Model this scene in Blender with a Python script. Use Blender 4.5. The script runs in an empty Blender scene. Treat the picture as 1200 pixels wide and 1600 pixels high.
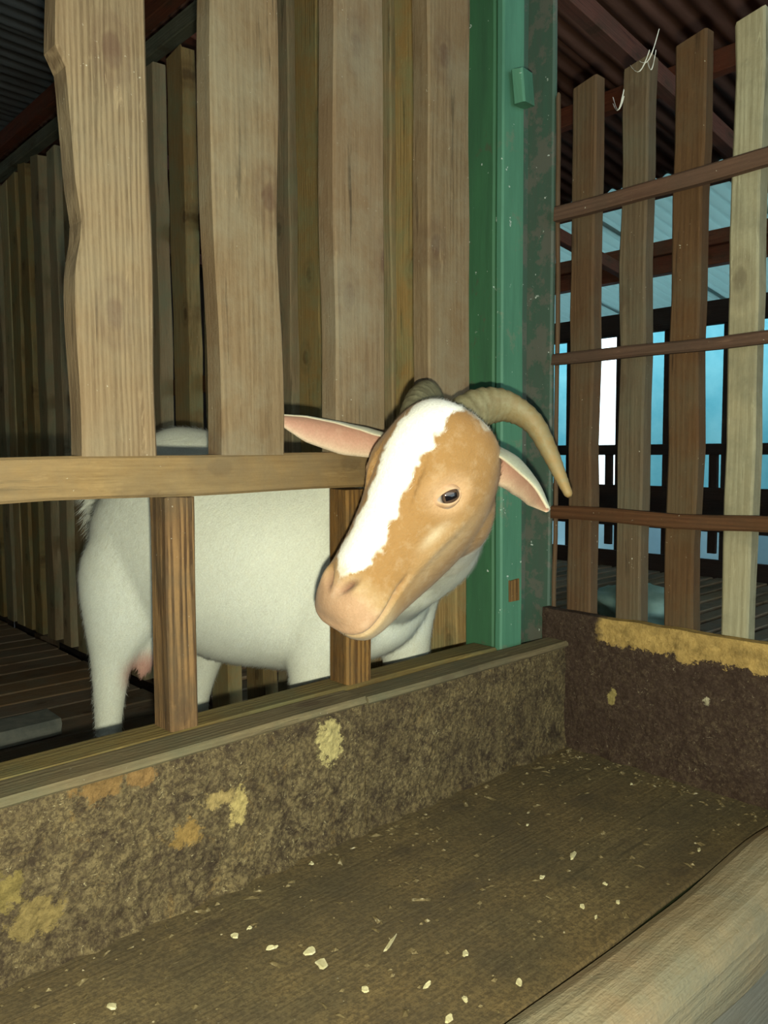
import bpy, bmesh, math, random
import numpy as np
from mathutils import Vector, Matrix
from mathutils.noise import noise as pnoise

sc = bpy.context.scene
col = sc.collection
random.seed(7); np.random.seed(7)

# ------------------------------------------------------------------ camera
# solved from the vanishing points of the two fences; x runs along the goat's fence,
# y runs into the goat's pen, z = 0 is the pen floor
F = 1254.3
YAW, PITCH, ROLL = [math.radians(a) for a in (47.54, -4.29, -0.378)]
C = np.array([-1.1486, -0.7865, 0.753])
FWD = np.array([math.cos(YAW)*math.cos(PITCH), math.sin(YAW)*math.cos(PITCH), math.sin(PITCH)])
_r = np.cross(FWD, [0, 0, 1.0]); _r /= np.linalg.norm(_r); _u = np.cross(_r, FWD)
RGT = _r*math.cos(ROLL) + _u*math.sin(ROLL)
UPV = -_r*math.sin(ROLL) + _u*math.cos(ROLL)
cam = bpy.data.cameras.new('camera'); camo = bpy.data.objects.new('camera', cam); col.objects.link(camo)
cam.sensor_fit = 'VERTICAL'; cam.sensor_height = 36.0; cam.lens = F/1600*36.0
cam.clip_start = 0.02; cam.clip_end = 200
m = Matrix.Identity(4)
for i in range(3):
    m[i][0] = RGT[i]; m[i][1] = UPV[i]; m[i][2] = -FWD[i]; m[i][3] = C[i]
camo.matrix_world = m
sc.camera = camo

# ------------------------------------------------------------------ world, flash, exposure
w = bpy.data.worlds.new('world'); sc.world = w; w.use_nodes = True
bg = w.node_tree.nodes['Background']
bg.inputs['Color'].default_value = (0.72, 0.92, 1.0, 1); bg.inputs['Strength'].default_value = 3.2
fl = bpy.data.lights.new('phone_flash', 'POINT'); fl.energy = 66; fl.color = (0.98, 0.97, 0.74)
fl.shadow_soft_size = 0.006
flo = bpy.data.objects.new('phone_flash', fl); col.objects.link(flo)
flo.location = C + RGT*0.004 - UPV*0.03 + FWD*0.01
sc.view_settings.view_transform = 'Standard'; sc.view_settings.look = 'None'
sc.view_settings.exposure = 0.0; sc.view_settings.gamma = 1.0; sc.view_settings.use_curve_mapping = False

def ray(x, y): return RGT*(x-600)/F - UPV*(y-800)/F + FWD
def px(x, y, d): return C + ray(x, y)*d                    # pixel + distance along the view axis
def on(x, y, ax, val):                                      # pixel met with a plane
    d = ray(x, y); return C + d*((val-C[ax])/d[ax])

# ------------------------------------------------------------------ node helpers / materials
class NT:
    def __init__(s, name):
        s.m = bpy.data.materials.new(name); s.m.use_nodes = True
        s.t = s.m.node_tree; s.t.nodes.clear()
        s.out = s.n('ShaderNodeOutputMaterial'); s.b = s.n('ShaderNodeBsdfPrincipled')
        s.l(s.b.outputs[0], s.out.inputs[0])
    def n(s, typ, **kw):
        nd = s.t.nodes.new(typ)
        for k, v in kw.items():
            if hasattr(nd, k): setattr(nd, k, v)
            else: nd.inputs[k].default_value = v
        return nd
    def l(s, a, b): s.t.links.new(a, b)
    def set(s, inp, v):
        if hasattr(v, 'links') or isinstance(v, bpy.types.NodeSocket): s.l(v, inp)
        else: inp.default_value = v
    def math(s, op, a, b=0.0, c=None, clamp=False):
        nd = s.n('ShaderNodeMath', operation=op, use_clamp=clamp)
        s.set(nd.inputs[0], a); s.set(nd.inputs[1], b)
        if c is not None: s.set(nd.inputs[2], c)
        return nd.outputs[0]
    def mix(s, fac, a, b, blend='MIX'):
        nd = s.n('ShaderNodeMix', data_type='RGBA', blend_type=blend)
        s.set(nd.inputs[0], fac)
        s.set(nd.inputs[6], a if not isinstance(a, tuple) else (*a, 1)); s.set(nd.inputs[7], b if not isinstance(b, tuple) else (*b, 1))
        return nd.outputs[2]
    def ramp(s, fac, stops, interp='LINEAR'):
        nd = s.n('ShaderNodeValToRGB'); nd.color_ramp.interpolation = interp
        e = nd.color_ramp.elements
        while len(e) < len(stops): e.new(0.5)
        for k, (p, c) in enumerate(stops):
            e[k].position = p; e[k].color = (*c, 1) if isinstance(c, tuple) else (c, c, c, 1)
        s.l(fac, nd.inputs[0]); return nd.outputs[0]
    def noise(s, vec, scale, detail=4, rough=0.55, dist=0.0):
        nd = s.n('ShaderNodeTexNoise'); nd.inputs['Scale'].default_value = scale
        nd.inputs['Detail'].default_value = detail; nd.inputs['Roughness'].default_value = rough
        nd.inputs['Distortion'].default_value = dist
        if vec is not None: s.l(vec, nd.inputs['Vector'])
        return nd.outputs[0]
    def mapping(s, vec, scale=(1, 1, 1), loc=(0, 0, 0)):
        nd = s.n('ShaderNodeMapping'); nd.inputs['Scale'].default_value = scale; nd.inputs['Location'].default_value = loc
        s.l(vec, nd.inputs['Vector']); return nd.outputs[0]
    def bump(s, h, strength, dist=0.004):
        nd = s.n('ShaderNodeBump'); nd.inputs['Strength'].default_value = strength; nd.inputs['Distance'].default_value = dist
        s.l(h, nd.inputs['Height']); s.l(nd.outputs[0], s.b.inputs['Normal'])
    def fin(s, colr, rough=0.85, spec=0.2):
        s.set(s.b.inputs['Base Color'], colr if not isinstance(colr, tuple) else (*colr, 1))
        s.set(s.b.inputs['Roughness'], rough); s.b.inputs['Specular IOR Level'].default_value = spec
        return s.m

def wood(name, light, dark, knot=(0.07, 0.04, 0.02), dirt=(0.2, 0.18, 0.13), dirt_amt=0.4, ring=0.5, specks=True, bump=0.5, vary=0.5, rscale=38):
    """sawn timber, grain along the piece's own Z"""
    t = NT(name)
    tc = t.n('ShaderNodeTexCoord').outputs['Object']
    rnd = t.n('ShaderNodeObjectInfo').outputs['Random']
    sh = t.n('ShaderNodeCombineXYZ')
    for k, f in enumerate((13.7, 7.9, 31.3)): t.l(t.math('MULTIPLY', rnd, f), sh.inputs[k])
    va = t.n('ShaderNodeVectorMath', operation='ADD'); t.l(tc, va.inputs[0]); t.l(sh.outputs[0], va.inputs[1]); v = va.outputs[0]
    fib = t.noise(t.mapping(v, (1, 1, 0.035)), 170, 5, 0.65)
    wv = t.n('ShaderNodeTexWave', wave_type='BANDS', bands_direction='X'); wv.inputs['Scale'].default_value = rscale
    wv.inputs['Distortion'].default_value = 9; wv.inputs['Detail'].default_value = 4; wv.inputs['Detail Scale'].default_value = 1.1; wv.inputs['Detail Roughness'].default_value = 0.65
    t.l(t.mapping(v, (1, 0.6, 0.045)), wv.inputs['Vector'])
    fine = t.noise(t.mapping(v, (1, 1, 0.12)), 420, 4, 0.7)
    msk = t.ramp(t.noise(t.mapping(v, (1, 1, 0.35)), 11, 3, 0.6), [(0.35, 0.15), (0.65, 1.0)])
    wr_ = t.math('MULTIPLY', t.math('MULTIPLY', t.math('SUBTRACT', wv.outputs[1], 0.5), msk), ring*0.55)
    g = t.math('ADD', t.math('ADD', t.math('MULTIPLY', fib, 0.65), t.math('MULTIPLY', fine, 0.35)), wr_)
    c = t.ramp(g, [(0.28, dark), (0.66, light)])
    c = t.mix(t.math('MULTIPLY', t.ramp(t.noise(t.mapping(v, (1, 1, 0.4)), 5, 4, 0.65), [(0.38, 0.0), (0.66, 1.0)]), 0.6), c, tuple((0.45*a+0.55*b)*k for a, b, k in zip(light, dark, (1.08, 0.92, 0.8))))
    cr = t.noise(t.mapping(v, (1, 1, 0.05), (2, 5, 1)), 85, 5, 0.6)
    c = t.mix(t.ramp(cr, [(0.30, 0.75), (0.37, 0.0)]), c, tuple(k*0.45 for k in dark))
    sv = t.n('ShaderNodeSeparateXYZ'); t.l(v, sv.inputs[0]); cv = t.n('ShaderNodeCombineXYZ')
    t.l(t.math('MULTIPLY', sv.outputs[0], 1.5), cv.inputs[0]); t.l(t.math('MULTIPLY', sv.outputs[2], 0.85), cv.inputs[1])
    vo = t.n('ShaderNodeTexVoronoi', feature='F1', voronoi_dimensions='2D'); vo.inputs['Scale'].default_value = 5.0
    t.l(cv.outputs[0], vo.inputs['Vector'])
    kd = t.math('ADD', vo.outputs['Distance'], t.math('MULTIPLY', t.math('SUBTRACT', t.noise(v, 45, 4), 0.5), 0.09))
    c = t.mix(t.ramp(kd, [(0.0, 0.7), (0.06, 0.6), (0.09, 0.15), (0.14, 0.28), (0.2, 0.0)]), c, knot)
    c = t.mix(t.math('MULTIPLY', t.ramp(t.noise(t.mapping(v, (1, 1, 0.16), (7, 1, 4)), 120, 4, 0.65, 0.8), [(0.60, 0.0), (0.70, 0.4)]), t.ramp(t.noise(v, 8, 3), [(0.45, 0.0), (0.6, 1.0)])), c, tuple(min(0.6, k*1.7) for k in light))
    blo = t.noise(v, 9, 5, 0.7)
    c = t.mix(t.math('MULTIPLY', t.ramp(blo, [(0.42, 0.0), (0.66, 1.0)]), dirt_amt), c, dirt)
    if specks:
        sp = t.noise(v, 190, 2, 0.6)
        pat = t.noise(v, 14, 2, 0.6)
        c = t.mix(t.math('MULTIPLY', t.ramp(sp, [(0.72, 0.0), (0.76, 0.65)]), t.ramp(pat, [(0.48, 0.0), (0.62, 1.0)])), c, (0.55, 0.52, 0.4))
    hv = t.n('ShaderNodeHueSaturation'); t.l(c, hv.inputs['Color'])
    t.l(t.math('ADD', t.math('MULTIPLY', rnd, vary), 1-vary/2), hv.inputs['Value'])
    t.l(t.math('ADD', t.math('MULTIPLY', t.math('FRACT', t.math('MULTIPLY', rnd, 17.3)), 0.3), 0.85), hv.inputs['Saturation'])
    t.bump(t.math('ADD', t.math('MULTIPLY', g, 0.8), t.math('MULTIPLY', t.noise(v, 240, 2), 0.35)), bump, 0.003)
    return t.fin(hv.outputs[0])

M = {}
M['slat'] = wood('sawn_tan_timber', (0.215, 0.15, 0.078), (0.095, 0.06, 0.028), knot=(0.075, 0.035, 0.02), dirt=(0.21, 0.18, 0.115), dirt_amt=0.55, ring=0.35, vary=0.15)
M['slat_grain'] = wood('ridged_tan_timber', (0.215, 0.15, 0.074), (0.095, 0.06, 0.027), knot=(0.085, 0.04, 0.022), dirt=(0.19, 0.155, 0.092), dirt_amt=0.4, ring=0.75, vary=0.1, rscale=52)
M['rail'] = wood('worn_rail_timber', (0.26, 0.18, 0.09), (0.12, 0.078, 0.036), dirt=(0.15, 0.112, 0.065), dirt_amt=0.7, ring=0.2, vary=0.1)
M['upright'] = wood('dark_upright_timber', (0.23, 0.13, 0.05), (0.05, 0.027, 0.012), dirt=(0.09, 0.065, 0.035), dirt_amt=0.75, ring=0.9, vary=0.2)
M['far_slat'] = wood('mossy_timber', (0.42, 0.30, 0.15), (0.20, 0.145, 0.07), dirt=(0.25, 0.255, 0.14), dirt_amt=0.7, vary=0.7)
M['red_slat'] = wood('brown_red_timber', (0.105, 0.062, 0.033), (0.055, 0.032, 0.018), dirt=(0.085, 0.068, 0.042), dirt_amt=0.6, vary=0.5)
M['red_rail'] = wood('red_brown_batten', (0.115, 0.058, 0.032), (0.06, 0.03, 0.017), dirt=(0.06, 0.04, 0.024), dirt_amt=0.4, vary=0.25)
M['brown_slat'] = wood('dull_brown_timber', (0.13, 0.092, 0.05), (0.065, 0.046, 0.026), dirt=(0.1, 0.095, 0.06), dirt_amt=0.6, vary=0.2)
M['pale_slat'] = wood('whitewashed_timber', (0.33, 0.315, 0.21), (0.2, 0.185, 0.115), knot=(0.1, 0.08, 0.05), dirt=(0.15, 0.14, 0.09), dirt_amt=0.7, vary=0.05)
M['floor'] = wood('dirty_floor_timber', (0.27, 0.185, 0.115), (0.115, 0.078, 0.048), dirt=(0.18, 0.155, 0.11), dirt_amt=0.8, vary=0.5)
M['sill'] = wood('muddy_sill_timber', (0.20, 0.155, 0.07), (0.06, 0.042, 0.02), dirt=(0.10, 0.095, 0.05), dirt_amt=0.8, vary=0.1)
M['log'] = wood('barkless_log', (0.30, 0.255, 0.165), (0.15, 0.122, 0.075), knot=(0.24, 0.14, 0.075), dirt=(0.17, 0.16, 0.11), dirt_amt=0.8, ring=0.25, vary=0.05, bump=1.0)
M['roof_timber'] = wood('rust_red_rafter', (0.21, 0.075, 0.045), (0.10, 0.036, 0.024), dirt=(0.1, 0.06, 0.04), dirt_amt=0.5, vary=0.4)
M['wall'] = wood('black_brown_board', (0.04, 0.024, 0.018), (0.016, 0.01, 0.008), dirt=(0.03, 0.025, 0.02), dirt_amt=0.5, vary=0.4)
M['beam'] = wood('grey_green_beam', (0.14, 0.14, 0.1), (0.07, 0.07, 0.05), dirt=(0.06, 0.07, 0.05), dirt_amt=0.6, vary=0.1)

def paint(name, c1, c2, under, wear=0.58):
    t = NT(name); v = t.n('ShaderNodeTexCoord').outputs['Object']
    st = t.mapping(v, (1, 1, 0.12))
    c = t.mix(t.ramp(t.noise(st, 30, 5, 0.7), [(0.3, 0.0), (0.7, 1.0)]), c1, c2)
    c = t.mix(t.ramp(t.noise(v, 16, 6, 0.75), [(wear, 0.0), (wear+0.05, 0.85)]), c, under)
    c = t.mix(t.ramp(t.noise(v, 75, 3, 0.6), [(0.70, 0.0), (0.73, 0.9)]), c, (0.5, 0.55, 0.5))
    t.bump(t.noise(st, 90, 4), 0.35, 0.002)
    return t.fin(c, 0.62, 0.3)
M['green'] = paint('green_paint', (0.04, 0.13, 0.058), (0.03, 0.085, 0.042), (0.06, 0.08, 0.045), 0.58)
M['green_light'] = paint('light_green_paint', (0.078, 0.215, 0.135), (0.052, 0.15, 0.095), (0.12, 0.18, 0.12), 0.58)
M['green_dark'] = paint('grey_green_paint', (0.045, 0.10, 0.068), (0.06, 0.085, 0.065), (0.105, 0.105, 0.085), 0.50)

def crust(name, base, mids, pale, patches, top_strip=None):
    """board caked with dried feed; patches: (x, z, rx, rz) in the piece's own frame, bare yellow wood"""
    t = NT(name); v = t.n('ShaderNodeTexCoord').outputs['Object']
    n1 = t.noise(v, 26, 9, 0.78, 0.5); n2 = t.noise(v, 95, 6, 0.75, 0.3); n3 = t.noise(v, 7, 5, 0.65); n4 = t.noise(t.mapping(v, (1, 1, 1), (5, 2, 7)), 210, 4, 0.7)
    c = t.mix(t.ramp(n1, [(0.40, 0.0), (0.58, 1.0)]), base, mids[0])
    c = t.mix(t.math('MULTIPLY', t.ramp(n2, [(0.46, 0.0), (0.60, 0.9)]), t.ramp(n3, [(0.36, 0.1), (0.6, 1.0)])), c, mids[1])
    c = t.mix(t.math('MULTIPLY', t.ramp(t.noise(v, 30, 8, 0.75, 0.8), [(0.58, 0.0), (0.68, 0.8)]), t.ramp(t.noise(t.mapping(v, (1, 1, 1), (1, 9, 3)), 6, 3), [(0.4, 0.2), (0.6, 1.0)])), c, mids[2])
    c = t.mix(t.ramp(n4, [(0.44, 0.6), (0.54, 0.0)]), c, tuple(k*0.75 for k in base))
    c = t.mix(t.ramp(t.noise(t.mapping(v, (1, 1, 1), (3, 1, 2)), 120, 5, 0.65, 2.2), [(0.63, 0.0), (0.69, 0.7)]), c, pale)
    c = t.mix(t.ramp(t.noise(t.mapping(v, (1, 1, 1), (8, 4, 2)), 40, 7, 0.75, 0.5), [(0.55, 0.0), (0.66, 0.9)]), c, tuple(k*0.8 for k in base))
    sx = t.n('ShaderNodeSeparateXYZ'); t.l(v, sx.inputs[0])
    wob = t.math('MULTIPLY', t.math('SUBTRACT', t.noise(v, 60, 8, 0.78), 0.5), 3.4)
    for (x, z, rx, rz, cc) in patches:
        dx = t.math('DIVIDE', t.math('SUBTRACT', sx.outputs[0], x), rx); dz = t.math('DIVIDE', t.math('SUBTRACT', sx.outputs[2], z), rz)
        d = t.math('ADD', t.math('SQRT', t.math('ADD', t.math('MULTIPLY', dx, dx), t.math('MULTIPLY', dz, dz))), wob)
        c = t.mix(t.ramp(d, [(0.80, 1.0), (1.0, 0.0)]), c, t.mix(t.ramp(n2, [(0.35, 0.0), (0.6, 1.0)]), tuple(k*0.55 for k in cc), cc))
    if top_strip:
        z0, x0, x1, cc = top_strip
        wob2 = t.math('MULTIPLY', t.math('SUBTRACT', t.noise(v, 26, 8, 0.75), 0.5), 0.11)
        k = t.math('ADD', t.math('SUBTRACT', sx.outputs[2], z0), wob2)
        k2 = t.math('ADD', t.math('MULTIPLY', t.math('SUBTRACT', sx.outputs[0], x0), 1.0/(x1-x0)), t.math('MULTIPLY', wob2, 6.0))
        msk = t.math('MULTIPLY', t.ramp(t.math('ADD', k, 0.5), [(0.5, 0.0), (0.503, 1.0)]), t.ramp(k2, [(0.0, 0.0), (0.12, 1.0)]))
        c = t.mix(msk, c, t.mix(t.ramp(t.noise(v, 40, 5, 0.7), [(0.35, 0.0), (0.6, 1.0)]), tuple(q*0.5 for q in cc), cc))
    t.bump(t.math('ADD', n2, t.math('MULTIPLY', t.noise(v, 180, 4, 0.7), 0.6)), 0.8, 0.005)
    return t.fin(c, 0.9, 0.12)

def simple(name, c1, c2, scale=20, rough=0.8, spec=0.2, bump=0.2, stretch=(1, 1, 1), dist=0.003):
    t = NT(name); v = t.mapping(t.n('ShaderNodeTexCoord').outputs['Object'], stretch)
    n = t.noise(v, scale, 5, 0.6)
    t.bump(n, bump, dist)
    return t.fin(t.mix(t.ramp(n, [(0.35, 0.0), (0.65, 1.0)]), c1, c2), rough, spec)

# ------------------------------------------------------------------ object helpers
def tag(o, label=None, cat=None, group=None, kind=None):
    if label: o['label'] = label
    if cat: o['category'] = cat
    if group: o['group'] = group
    if kind: o['kind'] = kind
    return o
def thing(name, loc, label, cat, group=None):
    o = bpy.data.objects.new(name, None); col.objects.link(o); o.location = loc; o.empty_display_size = 0.05
    return tag(o, label, cat, group)
def meshobj(name, verts, faces, mat, parent=None, loc=(0, 0, 0), rot=None, smooth=False):
    me = bpy.data.meshes.new(name); me.from_pydata([tuple(v) for v in verts], [], [tuple(f) for f in faces]); me.update()
    return linkmesh(name, me, mat, parent, loc, rot, smooth)
def linkmesh(name, me, mat, parent=None, loc=(0, 0, 0), rot=None, smooth=False):
    o = bpy.data.objects.new(name, me); col.objects.link(o)
    if mat and not me.materials: me.materials.append(mat)
    if smooth: me.polygons.foreach_set('use_smooth', [True]*len(me.polygons))
    mw = rot.to_4x4() if rot else Matrix.Identity(4)
    mw.translation = Vector(loc)
    if parent is not None:
        o.parent = parent
        base = Vector((0, 0, 0)); p = parent
        pm = Matrix.Identity(4); chain = []
        while p is not None: chain.append(p); p = p.parent
        for q in reversed(chain): pm = pm @ q.matrix_basis
        mw = pm.inverted() @ mw
    o.matrix_basis = mw
    return o
RX = Matrix(((0, 0, 1), (0, 1, 0), (-1, 0, 0)))       # own Z -> world X, own X -> world -Z
RY = Matrix(((1, 0, 0), (0, 0, 1), (0, -1, 0)))       # own Z -> world Y, own X -> world X
RYv = Matrix(((0, 1, 0), (0, 0, 1), (1, 0, 0)))       # own Z -> world Y, own X -> world Z, own Y -> world X
RVy = Matrix(((0, -1, 0), (1, 0, 0), (0, 0, 1)))      # upright piece, its width along world Y

def plank_mesh(L, w, t, seed=0, ch=0.003, wob=0.0015, nseg=8, left=None, right=None, slant=0.0, round_=False):
    """sawn piece, length along own Z from 0 to L, width X, thickness Y, slightly uneven edges"""
    rnd = random.Random(seed); V = []; Fc = []
    if round_:
        n = 16
        prof = [(math.cos(a*2*math.pi/n)*w/2, math.sin(a*2*math.pi/n)*t/2) for a in range(n)]
        prof = [(math.copysign(abs(2*p/w)**0.75, p)*w/2, math.copysign(abs(2*q/t)**0.75, q)*t/2) for p, q in prof]
    else:
        a, b = w/2, t/2; c = min(ch, a*0.6, b*0.6)
        prof = [(a-c, -b), (a, -b+c), (a, b-c), (a-c, b), (-a+c, b), (-a, b-c), (-a, -b+c), (-a+c, -b)]
    n = len(prof); ph = rnd.random()*50
    for i in range(nseg+1):
        f = i/nseg; z = L*f
        for k, (x, y) in enumerate(prof):
            q = Vector((x*8+ph, y*8, z*6))
            e = pnoise(q)*wob; e2 = pnoise(q+Vector((9, 3, 1)))*wob
            xx = x+e*1.6; yy = y+e2*0.7
            if left and x < 0: xx += left(f)
            if right and x > 0: xx += right(f)
            zz = z
            if i == nseg: zz += slant*x/w + rnd.uniform(-1, 1)*wob
            V.append((xx, yy, zz))
    for i in range(nseg):
        for k in range(n):
            k2 = (k+1) % n
            Fc.append((i*n+k, i*n+k2, (i+1)*n+k2, (i+1)*n+k))
    Fc.append(tuple(range(n-1, -1, -1))); Fc.append(tuple(nseg*n+k for k in range(n)))
    me = bpy.data.meshes.new('plank'); me.from_pydata(V, [], Fc); me.update()
    return me
_seed = [0]
def plank(name, L, w, t, mat, parent, loc, rot=None, **kw):
    _seed[0] += 1
    kw.setdefault('seed', _seed[0])
    me = plank_mesh(L, w, t, **kw); me.name = name
    return linkmesh(name, me, M[mat], parent, loc, rot)
def box(name, x0, x1, y0, y1, z0, z1, mat, parent=None):
    V = [(x, y, z) for x in (x0, x1) for y in (y0, y1) for z in (z0, z1)]
    Fc = [(0, 1, 3, 2), (4, 6, 7, 5), (0, 4, 5, 1), (2, 3, 7, 6), (0, 2, 6, 4), (1, 5, 7, 3)]
    c = ((x0+x1)/2, (y0+y1)/2, z0)
    return meshobj(name, [(a-c[0], b-c[1], d-c[2]) for a, b, d in V], Fc, M[mat] if isinstance(mat, str) else mat, parent, c)

ZF = 0.0                 # pen floor
ZG = -0.72               # soil under the raised pens
ZT = 0.2425              # trough bottom
ZS = 0.429               # top of the sill

# ------------------------------------------------------------------ the setting
M['soil'] = simple('dark_red_soil', (0.035, 0.016, 0.01), (0.06, 0.03, 0.018), 14, 0.95, 0.1, 0.6)
g = box('ground', -4.6, 9.0, -4.6, 7.5, ZG-0.1, ZG, 'soil'); tag(g, kind='structure')

fl_root = bpy.data.objects.new('floor', None); col.objects.link(fl_root); tag(fl_root, kind='structure')
fl_root.location = (0, 0, -0.03)
y = 0.142; i = 0
while y < 3.45:                                            # boards of the goat's pen
    wd = 0.10 + 0.025*random.random()
    plank('floor_plank', 2.6, wd, 0.03, 'floor', fl_root, (-2.62+0.02*random.random(), y+wd/2, -0.015), RX @ Matrix.Rotation(math.pi/2, 3, 'Z'), nseg=6, wob=0.003)
    y += wd + 0.012
y = -1.9
while y < 3.45:                                            # boards of the pen beyond the partition
    wd = 0.075 + 0.02*random.random()
    plank('floor_plank', 3.36, wd, 0.03, 'floor', fl_root, (0.1, y+wd/2, -0.015), RX @ Matrix.Rotation(math.pi/2, 3, 'Z'), nseg=6, wob=0.003)
    y += wd + 0.028
for x in (-2.4, -1.3, -0.15, 0.25, 1.3, 2.4, 3.35):        # bearers and stilts
    y0 = 0.06 if x < 0 else -1.9
    plank('floor_bearer', 3.4-y0, 0.09, 0.06, 'floor', fl_root, (x, y0, -0.078), RY @ Matrix.Rotation(math.pi/2, 3, 'Z'), nseg=4)
    for yy in ((0.3, 1.8, 3.2) if x < 0 else (-1.7, -0.2, 1.5, 3.2)):
        plank('stilt', -0.125-ZG, 0.09, 0.09, 'floor', fl_root, (x, yy, ZG), nseg=3)

# corrugated roof, two slopes
M['sheet_dark'] = simple('tarnished_roof_sheet', (0.12, 0.118, 0.11), (0.19, 0.19, 0.18), 6, 0.55, 0.4, 0.1, (0.3, 3, 3))
M['sheet_pale'] = simple('zinc_roof_sheet', (0.36, 0.38, 0.36), (0.5, 0.53, 0.5), 5, 0.6, 0.4, 0.1, (0.3, 3, 3))
t = NT('fibreglass_roof_sheet'); n = t.noise(t.mapping(t.n('ShaderNodeTexCoord').outputs['Object'], (0.4, 2, 2)), 4, 4)
t.fin(t.mix(n, (0.4, 0.43, 0.42), (0.55, 0.6, 0.58)), 0.6, 0.3)
tl = t.n('ShaderNodeBsdfTranslucent'); tl.inputs[0].default_value = (0.42, 0.54, 0.53, 1); mx = t.n('ShaderNodeMixShader'); mx.inputs[0].default_value = 0.6
t.l(t.b.outputs[0], mx.inputs[1]); t.l(tl.outputs[0], mx.inputs[2]); t.l(mx.outputs[0], t.out.inputs[0]); M['sheet_pale'] = t.m
roof = bpy.data.objects.new('ceiling', None); col.objects.link(roof); tag(roof, kind='structure'); roof.location = (0, 0, 2.2)
def sheet(x0, z0, x1, z1, y0, y1, mat, pitch=0.076, amp=0.009, under=0.0):
    n = int((y1-y0)/pitch*8); V = []; Fc = []
    for k in range(n+1):
        yy = y0+(y1-y0)*k/n; a = amp*math.sin((yy-y0)/pitch*2*math.pi)
        V += [(x0, yy, z0+a-2.2+under), (x1, yy, z1+a-2.2+under)]
        if k: Fc.append((2*k-2, 2*k-1, 2*k+1, 2*k))
    o = meshobj('roof_sheet', V, Fc, M[mat], roof, (0, 0, 2.2), smooth=True)
    sm = o.modifiers.new('thickness', 'SOLIDIFY'); sm.thickness = 0.002
M['sheet_rust'] = simple('rusty_roof_sheet', (0.10, 0.045, 0.03), (0.17, 0.08, 0.055), 5, 0.7, 0.3, 0.1, (0.3, 3, 3))
RZ, RXX = 2.41, 0.45                                        # ridge line
def rz(x): return RZ+0.05*(RXX-x) if x < RXX else RZ-0.15*(x-RXX)
for k in range(12):
    y0 = -4.6 + k*0.8; du = 0.004*(k % 2)
    sheet(-4.5, rz(-4.5), 0.5, rz(0.45), y0, y0+0.84, 'sheet_dark', under=du)
    sheet(0.4, rz(0.45), 2.6, rz(2.6), y0, y0+0.84, 'sheet_rust', under=du)
    sheet(2.5, rz(2.5)+0.006, 4.8, rz(4.8), y0, y0+0.84, 'sheet_pale', under=du)
for x in (-3.2, -2.0, -0.75, 0.30, 1.05, 1.8, 2.6, 3.3, 4.6):
    plank('purlin', 9.2, 0.05, 0.08, 'roof_timber', roof, (x, -4.4, rz(x)-0.055), RY, nseg=4)
for yy in (-3.2, -1.6, -0.35, 0.75, 1.9, 3.0, 4.2):       # rafters along x, under the purlins
    a = math.atan(0.15)
    plank('rafter', 3.1, 0.07, 0.05, 'roof_timber', roof, (0.35, yy, rz(0.45)-0.135), Matrix.Rotation(a, 3, 'Y') @ RX, nseg=4)
    if yy in (1.9, 3.0): continue
    a = math.atan(0.05)
    plank('rafter', 4.4, 0.07, 0.05, 'roof_timber', roof, (-4.1, yy, rz(-4.1)-0.135), Matrix.Rotation(a, 3, 'Y') @ RX, nseg=4)

# outer walls
def boards_wall(name, along, c0, c1, fixed, z1, mat='wall'):
    r = bpy.data.objects.new(name, None); col.objects.link(r); tag(r, kind='structure')
    r.location = ((c0+c1)/2, fixed, ZG) if along == 'x' else (fixed, (c0+c1)/2, ZG)
    c = c0
    while c < c1-0.01:
        wd = min(0.24, c1-c)
        if along == 'x': plank('wall_board', z1-ZG, wd-0.004, 0.02, mat, r, (c+wd/2, fixed, ZG), nseg=2)
        else: plank('wall_board', z1-ZG, wd-0.004, 0.02, mat, r, (fixed, c+wd/2, ZG), RVy, nseg=2)
        c += 0.24
    return r
boards_wall('added_wall_back', 'x', -4.5, 3.55, 4.6, 2.36)  # added behind the pens to keep sky light out and the inside dark
boards_wall('added_wall_left', 'y', -4.5, 4.6, -4.5, 2.6)  # out of view, added to shut off daylight behind the camera
boards_wall('added_wall_front', 'x', -4.5, 3.55, -4.5, 0.2)  # added out of view, kept low so sky light fills in from behind

wr = bpy.data.objects.new('wall_right', None); col.objects.link(wr); tag(wr, kind='structure'); wr.location = (3.5, 0, ZG)
ZC = 0.753
XW = 3.5
def wallbar(z0, z1, name='wall_beam', t=0.06, x=XW, mat='wall'):
    plank(name, 9.0, z1-z0, t, mat, wr, (x+t/2, -4.45, ZC+(z0+z1)/2), RYv, nseg=4)
wallbar(0.735, 0.872); wallbar(-0.03, 0.036)
wallbar(-0.49, -0.225, t=0.03); wallbar(-1.42, -0.655, t=0.03)
wallbar(1.05, 1.16, 'wall_beam', 0.07, 3.38, 'roof_timber')
edges = [2.465+0.37*k for k in (6, 5, 4, 3, 2, 1)] + [2.465, 2.082, 1.749, 1.376] + [1.376-0.36*k for k in range(1, 16)]
for e in edges:
    wd = 0.17 + 0.05*random.random()
    plank('wall_post', 1.42+0.87, wd, 0.05, 'wall', wr, (XW+0.055, e-wd/2, ZC-1.42), RVy, nseg=3)
for e in edges[1::3]+[1.376]:                               # short studs in the lower lights
    plank('wall_stud', 0.6, 0.05, 0.03, 'wall', wr, (XW+0.03, e+0.04, ZC-0.62), RVy, nseg=2)

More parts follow.
